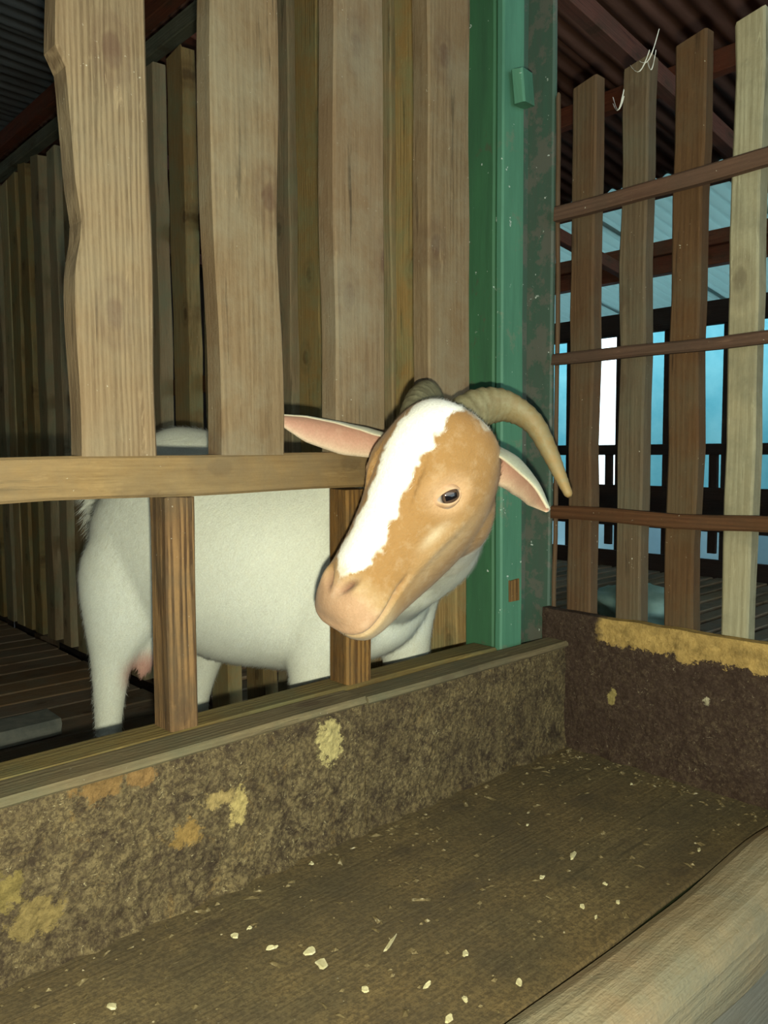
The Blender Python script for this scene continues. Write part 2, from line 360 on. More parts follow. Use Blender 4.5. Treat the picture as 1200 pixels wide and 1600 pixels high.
# what stands outside: blue sheets hung along the yard
M['tarp'] = simple('blue_tarpaulin', (0.10, 0.38, 0.46), (0.18, 0.48, 0.54), 3, 0.5, 0.3, 0.1)
M['tarp2'] = simple('grey_blue_tarpaulin', (0.25, 0.42, 0.5), (0.32, 0.5, 0.56), 3, 0.5, 0.3, 0.1)
def tarp(y0, y1, x, z0, z1, mat, label):
    V = []; Fc = []; nx, nz = 24, 10
    for i in range(nx+1):
        for k in range(nz+1):
            yy = y0+(y1-y0)*i/nx; zz = z0+(z1-z0)*k/nz
            V.append((0.05*math.sin(yy*5+zz)+0.03*pnoise(Vector((yy*3, zz*3, 2))), yy-(y0+y1)/2, zz-z0))
    for i in range(nx):
        for k in range(nz):
            a = i*(nz+1)+k; Fc.append((a, a+nz+1, a+nz+2, a+1))
    o = meshobj('tarpaulin', V, Fc, M[mat], None, (x, (y0+y1)/2, z0), smooth=True)
    s = o.modifiers.new('thickness', 'SOLIDIFY'); s.thickness = 0.004
    return tag(o, label, 'tarpaulin', None)
YA = on(936, 600, 0, 6.0)[1]+0.06; YB = on(960, 600, 0, 6.0)[1]-0.06
tarp(YA, 7.2, 6.0, ZG, 2.2, 'tarp', 'blue tarpaulin hung outside beyond the dark wall beside the bright gap')
tarp(-1.5, YB, 6.0, ZG, 2.2, 'tarp', 'blue tarpaulin with teal sheen hung in the yard behind the wall openings')

tarp(-1.5, 7.2, 5.8, ZG, 0.25, 'tarp2', 'low grey blue sheet fencing the yard in front of the blue tarpaulins')

# ------------------------------------------------------------------ the goat's fence
YF = 0.054
pf = thing('pen_fence', (-0.7, 0.075, ZF), 'slatted timber fence with a rail the goat puts its head through', 'fence')
HT = 1.32
def fslat(xa, xb, thick=0.036, z0=ZC-0.003, h=HT, mat='slat', name='slat', **kw):
    return plank(name, h, xb-xa, thick, mat, pf, ((xa+xb)/2, YF+thick/2, z0), **{'nseg': 26, 'wob': 0.0018, **kw})
def notch(f):
    return -0.011*(1/(1+math.exp(-(f*HT-0.40)*500)))+0.0015*math.sin(f*37) + (0.006*math.exp(-((f*HT-0.24)/0.03)**2))
fslat(-0.809, -0.724, left=notch, mat='slat_grain', nseg=70)
fslat(-0.643, -0.550, right=lambda f: 0.003*math.sin(f*21), left=lambda f: 0.003*math.sin(f*13+1))
fslat(-0.463, -0.374, left=lambda f: 0.002*math.sin(f*17))
fslat(-0.286, -0.196)
for xa in (-0.985, -1.16, -1.335, -1.51):
    fslat(xa, xa+0.09)
plank('rail', 1.75+0.0-0.395, 0.047, 0.04, 'rail', pf, (-1.75, YF+0.02, ZC-0.0265), RX, nseg=24, wob=0.0025)
for xa, xb in ((-0.717, -0.679), (-0.447, -0.403)):
    plank('upright', ZC-0.051-ZS, xb-xa, 0.042, 'upright', pf, ((xa+xb)/2, YF+0.021, ZS), nseg=14, wob=0.002)
for xa in (-0.985, -1.25, -1.5):
    plank('upright', ZC-0.051-ZS, 0.04, 0.042, 'upright', pf, (xa, YF+0.021, ZS), nseg=10, wob=0.002)
plank('sill', 1.75-0.135, 0.05, 0.06, 'sill', pf, (-1.75, 0.0765, ZS-0.03), RX @ Matrix.Rotation(math.pi/2, 3, 'Z'), nseg=30, wob=0.003)
plank('skirt_board', 1.75-0.135, ZS-0.06-ZG*0-0.0, 0.03, 'floor', pf, (-1.75, 0.075, (ZS-0.06)/2), RX, nseg=10)

# ------------------------------------------------------------------ green corner post
cp = thing('corner_post', (-0.05, 0.09, ZG), 'green painted corner post where the two fences meet', 'post')
def solid(name, x0, x1, y0, y1, z0, z1, mat, parent, **kw):
    return plank(name, z1-z0, x1-x0, y1-y0, mat, parent, ((x0+x1)/2, (y0+y1)/2, z0), nseg=20, **kw)
solid('post_plank', -0.114, -0.058, 0.057, 0.072, ZG, 2.33, 'green_light', cp)
solid('post_plank', -0.117, -0.058, 0.0725, 0.135, ZG, 2.33, 'green', cp)
solid('post_plank', 0.022, 0.034, 0.059, 0.13, ZG, 2.33, 'green_dark', cp)
solid('post_plank', -0.058, 0.022, 0.11, 0.132, ZG, 2.33, 'green_dark', cp)
p = on(817, 137, 1, 0.045)
plank('nailed_block', 0.05, 0.042, 0.02, 'green_light', cp, (p[0]+0.004, 0.046, p[2]-0.026), Matrix.Rotation(math.radians(-8), 3, 'Y') @ Matrix.Rotation(math.radians(12), 3, 'Z'), nseg=3, wob=0.003)
p = on(800, 925, 1, 0.055)
plank('bare_patch', 0.036, 0.026, 0.004, 'upright', cp, (-0.082, 0.0555, p[2]-0.016), nseg=2)

# ------------------------------------------------------------------ partition on the right
rf = thing('partition_fence', (0.03, -0.4, ZF), 'low partition of brown upright slats with three thin rails', 'fence')
def rslat(ya, yb, mat, top=0.605, th=0.028, **kw):           # ya > yb, top relative to camera height
    plank('slat', ZC+top, ya-yb, th, mat, rf, (0.024+th/2, (ya+yb)/2, ZF), RVy, nseg=18, wob=0.003, slant=-0.012, **kw)
rslat(0.0555, 0.049, 'red_slat', 0.60, 0.008)
rslat(0.023, -0.023, 'red_slat', 0.607); rslat(-0.071, -0.117, 'brown_slat', 0.603)
rslat(-0.160, -0.207, 'red_slat', 0.607); rslat(-0.250, -0.292, 'pale_slat', 0.607)
rslat(-0.335, -0.385, 'red_slat', 0.60)
for k in range(7): rslat(-0.43-0.093*k, -0.48-0.093*k, 'red_slat' if k % 3 else 'brown_slat', 0.60+0.01*random.random())
for (za, zb, ye) in ((0.413, 0.389, -1.1), (0.164, 0.146, -1.1), (-0.096, -0.118, -1.1)):
    L = 0.046-ye
    plank('rail', L, za-zb, 0.02, 'red_rail', rf, (0.0135, ye, ZC+(za+zb)/2), RYv, nseg=20, wob=0.003)
sp = plank('bottom_rail', 1.15, 0.05, 0.04, 'floor', rf, (0.075, -1.1, 0.03), RYv, nseg=6)

# ------------------------------------------------------------------ far side of the goat's pen
sf = thing('pen_side_fence', (0.05, 1.8, ZF), 'tall side fence of mossy upright slats behind the goat', 'fence')
for y0 in (0.18, 0.29, 0.3755, 0.475, 0.60, 0.72, 0.835, 0.98, 1.16, 1.338, 1.515, 1.69, 1.85, 2.0, 2.155, 2.31, 2.475, 2.617, 2.74, 2.847, 2.98, 3.12, 3.26, 3.38):
    wd = 0.082 + 0.015*random.random()
    plank('slat', ZC+1.14+0.035*random.random(), wd, 0.044, 'far_slat', sf, (0.0305+0.022, y0+wd/2, ZF), RVy, nseg=18, wob=0.005,
          slant=random.uniform(-0.02, 0.02))
plank('top_beam', 2.45, 0.05, 0.04, 'beam', sf, (0.0485, 1.0, ZC+1.215), RYv, nseg=8, wob=0.003)
for zz in (0.67, 0.205, -0.35):
    plank('rail', 3.3, 0.05, 0.02, 'red_rail', sf, (0.086, 0.15, ZC+zz), RYv, nseg=8, wob=0.003)
bf = thing('pen_end_fence', (-1.2, 3.5, ZF), 'fence of brown slats closing the far end of the pen', 'fence')
for k in range(19):
    plank('slat', 1.85+0.06*random.random(), 0.085, 0.03, 'far_slat', bf, (-2.55+k*0.136, 3.5, ZF), nseg=6, wob=0.003)
for zz in (0.4, 1.1, 1.7):
    plank('rail', 2.6, 0.05, 0.025, 'red_rail', bf, (-2.6, 3.53, zz), RX, nseg=6)

# ------------------------------------------------------------------ feeding trough
tr = thing('feeding_trough', (-0.8, -0.2, ZG), 'long wooden feeding trough caked with dried feed', 'trough')
yel = (0.40, 0.30, 0.10)
def lp(x, y):                                                 # pixel on the back board -> board frame
    q = on(x, y, 1, 0.0); return (q[0]+0.8, q[2]-ZT)
pats = []
for (x, y, rx, rz, cc) in ((520, 1160, 0.020, 0.034, (0.46, 0.38, 0.16)), (378, 1262, 0.013, 0.025, (0.44, 0.34, 0.13)), (350, 1250, 0.022, 0.010, (0.34, 0.25, 0.1)),
                       (300, 1305, 0.020, 0.016, (0.27, 0.17, 0.055)), (60, 1440, 0.03, 0.02, (0.22, 0.16, 0.06)), (10, 1400, 0.02, 0.02, (0.2, 0.15, 0.05)), (160, 1230, 0.03, 0.018, (0.2, 0.12, 0.045)), (225, 1215, 0.02, 0.012, (0.22, 0.13, 0.05))):
    a, b = lp(x, y); pats.append((a, b, rx, rz, cc))
M['crust_back'] = crust('caked_feed_back', (0.045, 0.031, 0.020), [(0.145, 0.108, 0.052), (0.205, 0.155, 0.075), (0.23, 0.145, 0.05)], (0.42, 0.35, 0.19), pats)
def lpe(x, y):
    q = on(x, y, 0, 0.0); return (q[1], q[2]-ZT)
a1 = lpe(957, 1090); a2 = lpe(1104, 1095)
# end board frame: own X runs along world -Y
M['crust_end'] = crust('caked_feed_end', (0.043, 0.026, 0.019), [(0.062, 0.040, 0.028), (0.10, 0.07, 0.043), (0.085, 0.055, 0.032)], (0.27, 0.22, 0.14),
                       [(-a1[0], a1[1], 0.008, 0.016, (0.34, 0.27, 0.10)), (-a2[0], a2[1], 0.006, 0.009, (0.45, 0.4, 0.26))],
                       top_strip=(0.192, 0.055, 0.16, (0.45, 0.30, 0.10)))
M['trough_floor'] = wood('trampled_trough_board', (0.19, 0.145, 0.068), (0.10, 0.076, 0.036), knot=(0.06, 0.045, 0.03), dirt=(0.075, 0.062, 0.035), dirt_amt=0.75, ring=0.35, vary=0.05)

tm = M['trough_floor'].node_tree; bs = [n for n in tm.nodes if n.type == 'BSDF_PRINCIPLED'][0]
src = bs.inputs['Base Color'].links[0].from_socket
class _W(NT):
    def __init__(s, m_): s.m = m_; s.t = m_.node_tree
t = _W(M['trough_floor']); v = t.n('ShaderNodeTexCoord').outputs['Object']
c = t.mix(t.ramp(t.noise(v, 240, 5, 0.75), [(0.42, 0.65), (0.56, 0.0)]), src, (0.05, 0.038, 0.022))
c = t.mix(t.ramp(t.noise(v, 70, 7, 0.75, 0.6), [(0.54, 0.0), (0.66, 0.55)]), c, (0.055, 0.042, 0.024))
c = t.mix(t.ramp(t.noise(t.mapping(v, (1, 1, 0.5), (3, 3, 3)), 120, 4, 0.7, 1.5), [(0.66, 0.0), (0.72, 0.5)]), c, (0.27, 0.22, 0.12))
c = t.mix(t.ramp(t.noise(t.mapping(v, (1, 1, 0.6)), 5, 4, 0.6), [(0.45, 0.0), (0.65, 0.5)]), c, (0.07, 0.055, 0.034))
t.l(c, bs.inputs['Base Color'])
def crust_board(name, L, H, T, mat, parent, loc, rot, amp, seed, top_noise=0.002):
    """board with a lumpy front face (own -Y), own X along the board, own Z up"""
    st = 0.004; nx = int(L/st); nz = max(4, int(H/st)); V = []; Fc = []
    for i in range(nx+1):
        for k in range(nz+1):
            x = L*i/nx; z = H*k/nz
            q = Vector((x*1.0+seed, seed*0.3, z))
            e = abs(pnoise(q*38))*0.5+0.5*abs(pnoise(q*95))+0.4*pnoise(q*14)
            edge = min(1, (nz-k)/4.0)
            y = -amp*max(0, e)*edge
            low = math.exp(-k*st/0.010)*amp*1.6*(0.6+pnoise(q*30))  # feed gathered in the bottom corner
            zz = z + (top_noise*pnoise(q*25) if k == nz else 0)
            V.append((x, y-max(0, low), zz))
    n0 = len(V)
    for i in range(nx):
        for k in range(nz):
            a = i*(nz+1)+k; Fc.append((a, a+nz+1, a+nz+2, a+1))
    # back and rim
    for i in range(nx+1): V.append((L*i/nx, T, V[i*(nz+1)+nz][2]))
    for i in range(nx+1): V.append((L*i/nx, T, 0))
    tb = n0; bb = n0+nx+1
    for i in range(nx):
        Fc.append((i*(nz+1)+nz, (i+1)*(nz+1)+nz, tb+i+1, tb+i)); Fc.append((tb+i, tb+i+1, bb+i+1, bb+i)); Fc.append((bb+i, bb+i+1, (i+1)*(nz+1), i*(nz+1)))
    Fc.append(tuple(list(range(0, nz+1))+[tb, bb])[::-1]); e0 = nx*(nz+1)
    Fc.append(tuple(list(range(e0, e0+nz+1))+[tb+nx, bb+nx]))
    o = meshobj(name, V, Fc, mat, parent, loc, rot)
    return o
xj = on(575, 1090, 1, 0.0)[0]
o = crust_board('back_board', 1.75+xj-0.001, ZS-0.010-ZT, 0.036, M['crust_back'], tr, (-1.75, 0.008, ZT), None, 0.006, 3.0)
for v in o.data.vertices: v.co.x -= 0.0
o2 = crust_board('back_board', -xj-0.003, ZS-0.010-ZT, 0.036, M['crust_back'], tr, (xj, 0.008, ZT), None, 0.006, 8.0)
# keep the stain coordinates shared by both pieces
for ob, ox in ((o, -1.75), (o2, xj)):
    for v in ob.data.vertices: v.co.x += ox+0.8
    ob.location.x -= ox+0.8
plank('ledge_strip', 1.75+xj-0.002, 0.047, 0.011, 'sill', tr, (-1.75, 0.024, ZS-0.0055), RX @ Matrix.Rotation(math.pi/2, 3, 'Z'), nseg=40, wob=0.003)
plank('ledge_strip', -xj-0.003, 0.047, 0.011, 'sill', tr, (xj, 0.0225, ZS-0.0065), RX @ Matrix.Rotation(math.pi/2, 3, 'Z'), nseg=30, wob=0.003)
Rend = Matrix(((0, 1, 0), (-1, 0, 0), (0, 0, 1)))            # own X -> world -Y, own -Y -> world -X
eb = crust_board('end_board', 0.56, 0.4775-ZT, 0.019, M['crust_end'], tr, (0.001, 0.0575, ZT), Rend, 0.004, 5.0)
for v in eb.data.vertices: v.co.x -= 0.0575
eb.location += Vector((0, -0.0575, 0))
plank('floor_board', 1.75, 0.383, 0.022, 'trough_floor', tr, (-1.75, -0.1635, ZT-0.011), RX @ Matrix.Rotation(math.pi/2, 3, 'Z'), nseg=20, wob=0.0012)
plank('log_rim', 1.748, 0.092, 0.094, 'log', tr, (-1.75, -0.4185, ZT-0.008), RX, nseg=60, wob=0.005, round_=True)
M['gap_shade'] = simple('dark_gap_shade', (0.012, 0.016, 0.008), (0.022, 0.028, 0.012), 60, 0.95, 0.05, 0.4)  # added strip fills the gap by the log, its shade put in as colour
plank('gap_shade_strip', 1.75, 0.020, 0.02, 'gap_shade', tr, (-1.75, -0.3645, ZT-0.013), RX @ Matrix.Rotation(math.pi/2, 3, 'Z'), nseg=20, wob=0.001)
M['grey_board'] = wood('grey_weathered_board', (0.2, 0.2, 0.17), (0.11, 0.11, 0.09), vary=0.05)
plank('apron_board', 1.748, 0.14, 0.02, 'grey_board', tr, (-1.75, -0.427, ZT-0.105), RX, nseg=10)
for x in (-1.5, -0.75, -0.06):
    plank('bearer', 0.48, 0.04, 0.05, 'floor', tr, (x, -0.44, ZT-0.048), RY, nseg=3)
    plank('trough_leg', ZT-0.075-ZG, 0.06, 0.05, 'floor', tr, (x, -0.30, ZG), nseg=4)

# ------------------------------------------------------------------ the goat
G0 = np.array([-0.491, 0.718, 0.0]); Fv = np.array([0.54, -0.84, 0.0]); Fv /= np.linalg.norm(Fv)
Rv = np.array([Fv[1], -Fv[0], 0.0]); Zv = np.array([0, 0, 1.0])
def bp(s, lat, z): return G0 + Fv*s*0.895 + Rv*lat + Zv*z

def catmull(P, n):
    """resample rows of P (k x d) smoothly to n rows"""
    P = np.array(P, float); k = len(P); out = []
    E = np.vstack([2*P[0]-P[1], P, 2*P[-1]-P[-2]])
    for t in np.linspace(0, k-1, n):
        i = min(int(t), k-2); f = t-i
        p0, p1, p2, p3 = E[i], E[i+1], E[i+2], E[i+3]
        out.append(0.5*((2*p1)+(-p0+p2)*f+(2*p0-5*p1+4*p2-p3)*f*f+(-p0+3*p1-3*p2+p3)*f**3))
    return np.array(out)
def loft(rings):
    """rings: list of (n x 3) arrays -> closed verts, faces"""
    n = len(rings[0]); V = np.vstack(rings).tolist(); Fc = []
    for i in range(len(rings)-1):
        for k in range(n):
            k2 = (k+1) % n
            Fc.append((i*n+k, i*n+k2, (i+1)*n+k2, (i+1)*n+k))
    a = len(V); V.append(rings[0].mean(0).tolist()); b = len(V); V.append(rings[-1].mean(0).tolist())
    e = (len(rings)-1)*n
    for k in range(n):
        k2 = (k+1) % n
        Fc.append((a, k2, k)); Fc.append((b, e+k, e+k2))
    return V, Fc
def tube(points, n=24, m=16, side=None):
    """points: (x, y, z, r) or (x, y, z, r_side, r_up); round or oval tapering limb"""
    P = [list(p) if len(p) == 5 else [*p, p[3]] for p in points]
    Q = catmull(P, n); rings = []; prev = None
    for i in range(n):
        t = Q[min(i+1, n-1), :3]-Q[max(i-1, 0), :3]; t /= np.linalg.norm(t)
        ref = np.array(side if side is not None else Rv, float)
        u = ref - t*(ref@t); u /= np.linalg.norm(u); v = np.cross(t, u)
        ang = np.linspace(0, 2*np.pi, m, endpoint=False)
        rings.append(Q[i, :3] + np.outer(np.cos(ang), u)*max(Q[i, 3], 0.002) + np.outer(np.sin(ang), v)*max(Q[i, 4], 0.002))
    return loft(rings)

# head frame: a runs poll -> muzzle, lat to the goat's left, dor out of the forehead
HO = px(735, 655, 0.985)
tau, phi = math.radians(13), math.radians(40)
nrm = -FWD
ai = (-0.56*RGT - 0.83*UPV); ai /= np.linalg.norm(ai)
HA = ai*math.cos(tau) + nrm*math.sin(tau)
n2 = nrm - HA*(nrm@HA); n2 /= np.linalg.norm(n2)
pp = np.cross(HA, n2); pp = pp if pp@RGT > 0 else -pp
HL = math.cos(phi)*pp + math.sin(phi)*n2
HD = -math.sin(phi)*pp + math.cos(phi)*n2
def hp(s, l, d): return HO + HA*s + HL*l + HD*d

pieces = []
# trunk
S = [(-0.015, .60, .03, .04, .03), (0.0, .60, .07, .08, .075), (0.05, .60, .125, .14, .115), (0.14, .585, .212, .18, .145), (0.27, .575, .212, .205, .172),
     (0.40, .568, .182, .207, .175), (0.50, .56, .18, .20, .15), (0.58, .56, .17, .18, .125), (0.65, .56, .13, .15, .10), (0.70, .555, .07, .09, .06)]
Q = catmull(S, 40); rings = []
ang = np.linspace(0, 2*np.pi, 40, endpoint=False)
for s, z, up, dn, hw in Q:
    co, si = np.cos(ang), np.sin(ang)
    x = hw*np.sign(co)*np.abs(co)**0.9*(1-0.22*np.maximum(si, 0)**2)
    zz = z + np.where(si > 0, si*up, si*dn)
    rings.append(np.array([bp(s, a, b) for a, b in zip(x, zz)]))
pieces.append(loft(rings))
# legs
def leg(pts): pieces.append(tube([(*bp(s, l, z), *r) for s, l, z, *r in pts], 40, 18))
HR = (0.055, 0.05)
leg([(.13, .06, .62, .07, .08), (.10, .085, .53, .06, .10), (.075, .09, .44, .045, .07), (.058, .09, .37, .034, .041), (.05, .09, .31, .028, .032), (.045, .09, .268, .025, .029), (.045, .09, .235, .025, .026), (.05, .09, .16, .02, .021), (.055, .09, .09, .022, .022), (.07, .09, .045, .021, .024)])
leg([(.22, -.06, .60, .07, .08), (.21, -.085, .52, .06, .10), (.20, -.09, .43, .045, .06), (.17, -.09, .35, .034, .038), (.145, -.09, .28, .027, .032), (.14, -.09, .24, .025, .026), (.15, -.09, .16, .02, .021), (.155, -.09, .09, .022, .022), (.17, -.09, .045, .021, .024)])
leg([(.58, .07, .62, .06, .09), (.545, .09, .50, .06, .085), (.51, .09, .42, .05, .06), (.50, .088, .36, .042, .045), (.495, .085, .29, .032, .034), (.50, .085, .235, .03, .03), (.50, .085, .15, .02, .02), (.50, .085, .085, .022, .022), (.515, .085, .045, .021, .024)])
leg([(.62, -.06, .60, .06, .09), (.62, -.07, .50, .06, .085), (.63, -.07, .42, .05, .06), (.64, -.07, .36, .042, .045), (.65, -.07, .29, .032, .034), (.66, -.07, .235, .03, .03), (.66, -.07, .15, .02, .02), (.66, -.07, .085, .022, .022), (.675, -.07, .045, .021, .024)])
# neck through the gap of the fence
hb = hp(0.085, 0, -0.060); hc = hp(0.10, 0, -0.03)
neck_pts = [(*bp(.50, 0, .60), .11, .16), (*bp(.61, .02, .60), .10, .155), (-0.25, 0.16, .615, .082, .13), (-0.268, 0.07, .64, .070, .105), (*(0.45*np.array([-0.268, 0.07, .64])+0.55*hb), .060, .082), (*hb, .054, .068), (*hc, .04, .05)]
pieces.append(tube(neck_pts, 40, 24, side=Rv*0.3+np.array([1.0, 0, 0])))
# udder and teat
pieces.append(tube([(*bp(.15, .03, .46), .06), (*bp(.125, .05, .41), .036), (*bp(.115, .06, .365), .019), (*bp(.11, .065, .338), .009)], 12, 14))
# tail
pieces.append(tube([(*bp(.02, 0, .70), .025), (*bp(-.03, 0, .69), .022), (*bp(-.045, 0, .64), .016), (*bp(-.04, 0, .60), .008)], 12, 12))
# head
HS = [(0.006, .035, -.050, .03), (0.014, .058, -.070, .05), (0.03, .072, -.088, .063), (.055, .080, -.104, .071), (.085, .080, -.115, .075), (.115, .072, -.120, .072), (.15, .061, -.114, .062),
      (.19, .050, -.099, .053), (.23, .043, -.082, .048), (.258, .039, -.070, .047), (.278, .033, -.062, .044), (.293, .020, -.052, .036), (.302, 0.0, -.034, .02)]
Q = catmull(HS, 70); rings = []
ang = np.linspace(0, 2*np.pi, 48, endpoint=False)
for s, top, bot, hw in Q:
    mid = (top+bot)/2+0.012; co, si = np.cos(ang), np.sin(ang)
    jaw = 0.38-0.22*min(1, max(0, (s-0.11)/0.08))
    x = hw*np.sign(co)*np.abs(co)**0.85*(1-jaw*np.maximum(-si, 0)**1.5)*(1-0.16*np.maximum(si, 0)**2)
    dd = mid + np.where(si > 0, si*(top-mid), si*(mid-bot))
    rings.append(np.array([hp(s, a, b) for a, b in zip(x, dd)]))
pieces.append(loft(rings))

bm = bmesh.new()
for V, Fc in pieces:
    vs = [bm.verts.new(v) for v in V]
    for f in Fc: bm.faces.new([vs[i] for i in f])
bmesh.ops.recalc_face_normals(bm, faces=bm.faces)
tmp = bpy.data.meshes.new('tmp'); bm.to_mesh(tmp); bm.free()
to = bpy.data.objects.new('tmp', tmp); col.objects.link(to)
rm = to.modifiers.new('r', 'REMESH'); rm.mode = 'VOXEL'; rm.voxel_size = 0.0028
dg = bpy.context.evaluated_depsgraph_get()
gm = bpy.data.meshes.new_from_object(to.evaluated_get(dg)); gm.name = 'goat_body'
bpy.data.objects.remove(to); bpy.data.meshes.remove(tmp)
nv = len(gm.vertices); co = np.empty(nv*3, np.float32); gm.vertices.foreach_get('co', co); co = co.reshape(-1, 3).astype(np.float64)
ed = np.empty(len(gm.edges)*2, np.int32); gm.edges.foreach_get('vertices', ed); ed = ed.reshape(-1, 2)
deg = np.bincount(ed.ravel(), minlength=nv).astype(float); deg[deg == 0] = 1
def lap(x, it, lam=0.6, mask=None):
    for _ in range(it):
        s = np.empty_like(x)
        for k in range(3):
            s[:, k] = np.bincount(ed[:, 0], x[ed[:, 1], k], nv)+np.bincount(ed[:, 1], x[ed[:, 0], k], nv)
        d = (s/deg[:, None]-x)*lam
        if mask is not None: d *= mask[:, None]
        x = x+d
    return x
rel = co-HO; hs = rel@HA; hl = rel@HL; hd = rel@HD
inhead = 1/(1+np.exp(-(hs-0.01)/0.008))*(np.hypot(hl, hd) < 0.2)
co = lap(co, 10); co = lap(co, 45, 0.6, 1-inhead)
rel = co-HO; hs = rel@HA; hl = rel@HL; hd = rel@HD
def vnoise(x, sc, seed):
    """cheap smooth value noise from summed sines"""
    r = np.random.RandomState(seed); o = np.zeros(len(x))
    for k in range(7):
        d = r.normal(size=3); d /= np.linalg.norm(d)
        o += np.sin(x@d*sc*(0.6+0.25*k)+r.rand()*6.28)/(1+0.25*k)
    return o/3.5
gm.vertices.foreach_set('co', co.astype(np.float32).ravel()); gm.update()
nr = np.empty(nv*3, np.float32); gm.vertex_normals.foreach_get('vector', nr); nr = nr.reshape(-1, 3)
EYE = np.array([0.114, 0.066, 0.031])
disp = np.zeros(nv); al = np.abs(hl)
hd_on = (np.hypot(hl, hd) < 0.13)*(hs > -0.02)
mouth_d = -0.010+0.12*np.clip(0.285-hs, 0, 0.08)
disp += -0.0065*np.exp(-((hd-mouth_d)/0.0036)**2)*np.clip((hs-0.20)/0.03, 0, 1)*(hs > 0.2)
disp += 0.0025*np.exp(-((hd-mouth_d-0.010)/0.006)**2)*np.clip((hs-0.22)/0.03, 0, 1)
nos = np.exp(-((hs-0.259)/0.010)**2)*np.exp(-((al-(0.015-0.5*(hs-0.259)))/0.0045)**2)*(hd > 0.005)
disp += -0.011*nos
disp += 0.003*np.exp(-((hs-0.258)/0.014)**2)*np.exp(-((al-0.026)/0.006)**2)*(hd > 0.0)
es, edd = hs-EYE[0], hd-EYE[2]
er = np.hypot(es/1.25, edd)
side_ok = al > 0.035
disp += side_ok*(0.006*np.exp(-((edd-0.020)/0.012)**2-(es/0.03)**2) - 0.005*np.exp(-(er/0.013)**2) + 0.0010*np.exp(-((er-0.022)/0.006)**2))
disp += -0.0035*np.exp(-((hs-0.155)/0.03)**2-((hd-0.0)/0.02)**2)*side_ok*0
disp += 0.004*np.exp(-((hs-0.165)/0.05)**2-((hd+0.005)/0.010)**2)*(al > 0.03)          # cheek crest
disp *= hd_on
disp += (~(hd_on > 0))*0.003*vnoise(co, 26, 3)
co2 = co + nr*disp[:, None]
gm.vertices.foreach_set('co', co2.astype(np.float32).ravel()); gm.update()
gm.polygons.foreach_set('use_smooth', [True]*len(gm.polygons))

# coat colours
WHITE = np.array([0.76, 0.78, 0.68]); TAN = np.array([0.300, 0.160, 0.054]); CREAM = np.array([0.52, 0.38, 0.21]); PINK = np.array([0.40, 0.23, 0.145]); BROWN = np.array([0.27, 0.12, 0.036])
colr = np.tile(WHITE, (nv, 1)).astype(float)
def blend(c, w): 
    global colr
    w = np.clip(w, 0, 1)[:, None]; colr = colr*(1-w)+np.array(c)*w
jit = 0.006*vnoise(co, 160, 11)+0.004*vnoise(co, 420, 12)
hm = np.clip((hs-0.005+jit*2+np.clip(hd+0.03, -0.1, 0)*0.7)/0.015, 0, 1)*(np.hypot(hl, hd) < 0.16)
blend(TAN, hm)
blend(BROWN, hm*np.clip((0.05-hs)/0.06, 0, 1)*np.clip((hd-0.0)/0.03, 0, 1)*0.7)
blend(CREAM, hm*0.55*np.exp(-((hs-0.16)/0.06)**2)*np.clip((0.03-np.abs(hd+0.02))/0.03, 0, 1))
bw = np.interp(hs, [-0.01, 0.02, 0.08, 0.16, 0.225, 0.255], [0.020, 0.026, 0.030, 0.026, 0.029, 0.0])
bl = np.clip((bw-np.abs(hl-0.002)+jit)/0.004, 0, 1)*(hd > 0.0)*(hs > -0.01)
blend((0.92, 0.92, 0.86), hm*bl)
blend(CREAM, hm*np.clip((hs-0.235+jit)/0.03, 0, 1)*0.7)
blend(PINK, hm*np.clip((hs-0.250+jit)/0.02, 0, 1)*0.75*np.clip((hd+0.02)/0.02, 0, 1))
blend((0.5, 0.36, 0.2), hm*np.clip((hs-0.25)/0.02, 0, 1)*np.clip((-0.0-hd)/0.02, 0, 1)*0.6)
blend((0.16, 0.07, 0.05), nos*0.95*hd_on)
blend((0.28, 0.15, 0.09), 0.55*hd_on*np.exp(-((hd-mouth_d)/0.0028)**2)*np.clip((hs-0.21)/0.03, 0, 1))
blend((0.60, 0.40, 0.24), hm*side_ok*np.exp(-(er/0.021)**4)*0.6)
blend((0.7, 0.6, 0.42), hm*side_ok*np.exp(-((es-0.045)/0.02)**2-((edd+0.022)/0.006)**2)*0.5)
botl = np.interp(hs, [0.0, .03, .085, .115, .15, .19, .23], [-.06, -.078, -.103, -.110, -.105, -.094, -.085])
blend((0.68, 0.66, 0.55), np.clip((botl-hd+jit)/0.010, 0, 1)*(hs < 0.2)*(np.hypot(hl, hd) < 0.2))
tw = co-bp(.115, .06, .355); blend((0.55, 0.30, 0.24), np.exp(-(np.linalg.norm(tw, axis=1)/0.045)**4))
ca = gm.color_attributes.new('coat', 'FLOAT_COLOR', 'POINT')
ca.data.foreach_set('color', np.hstack([colr, np.ones((nv, 1))]).astype(np.float32).ravel())

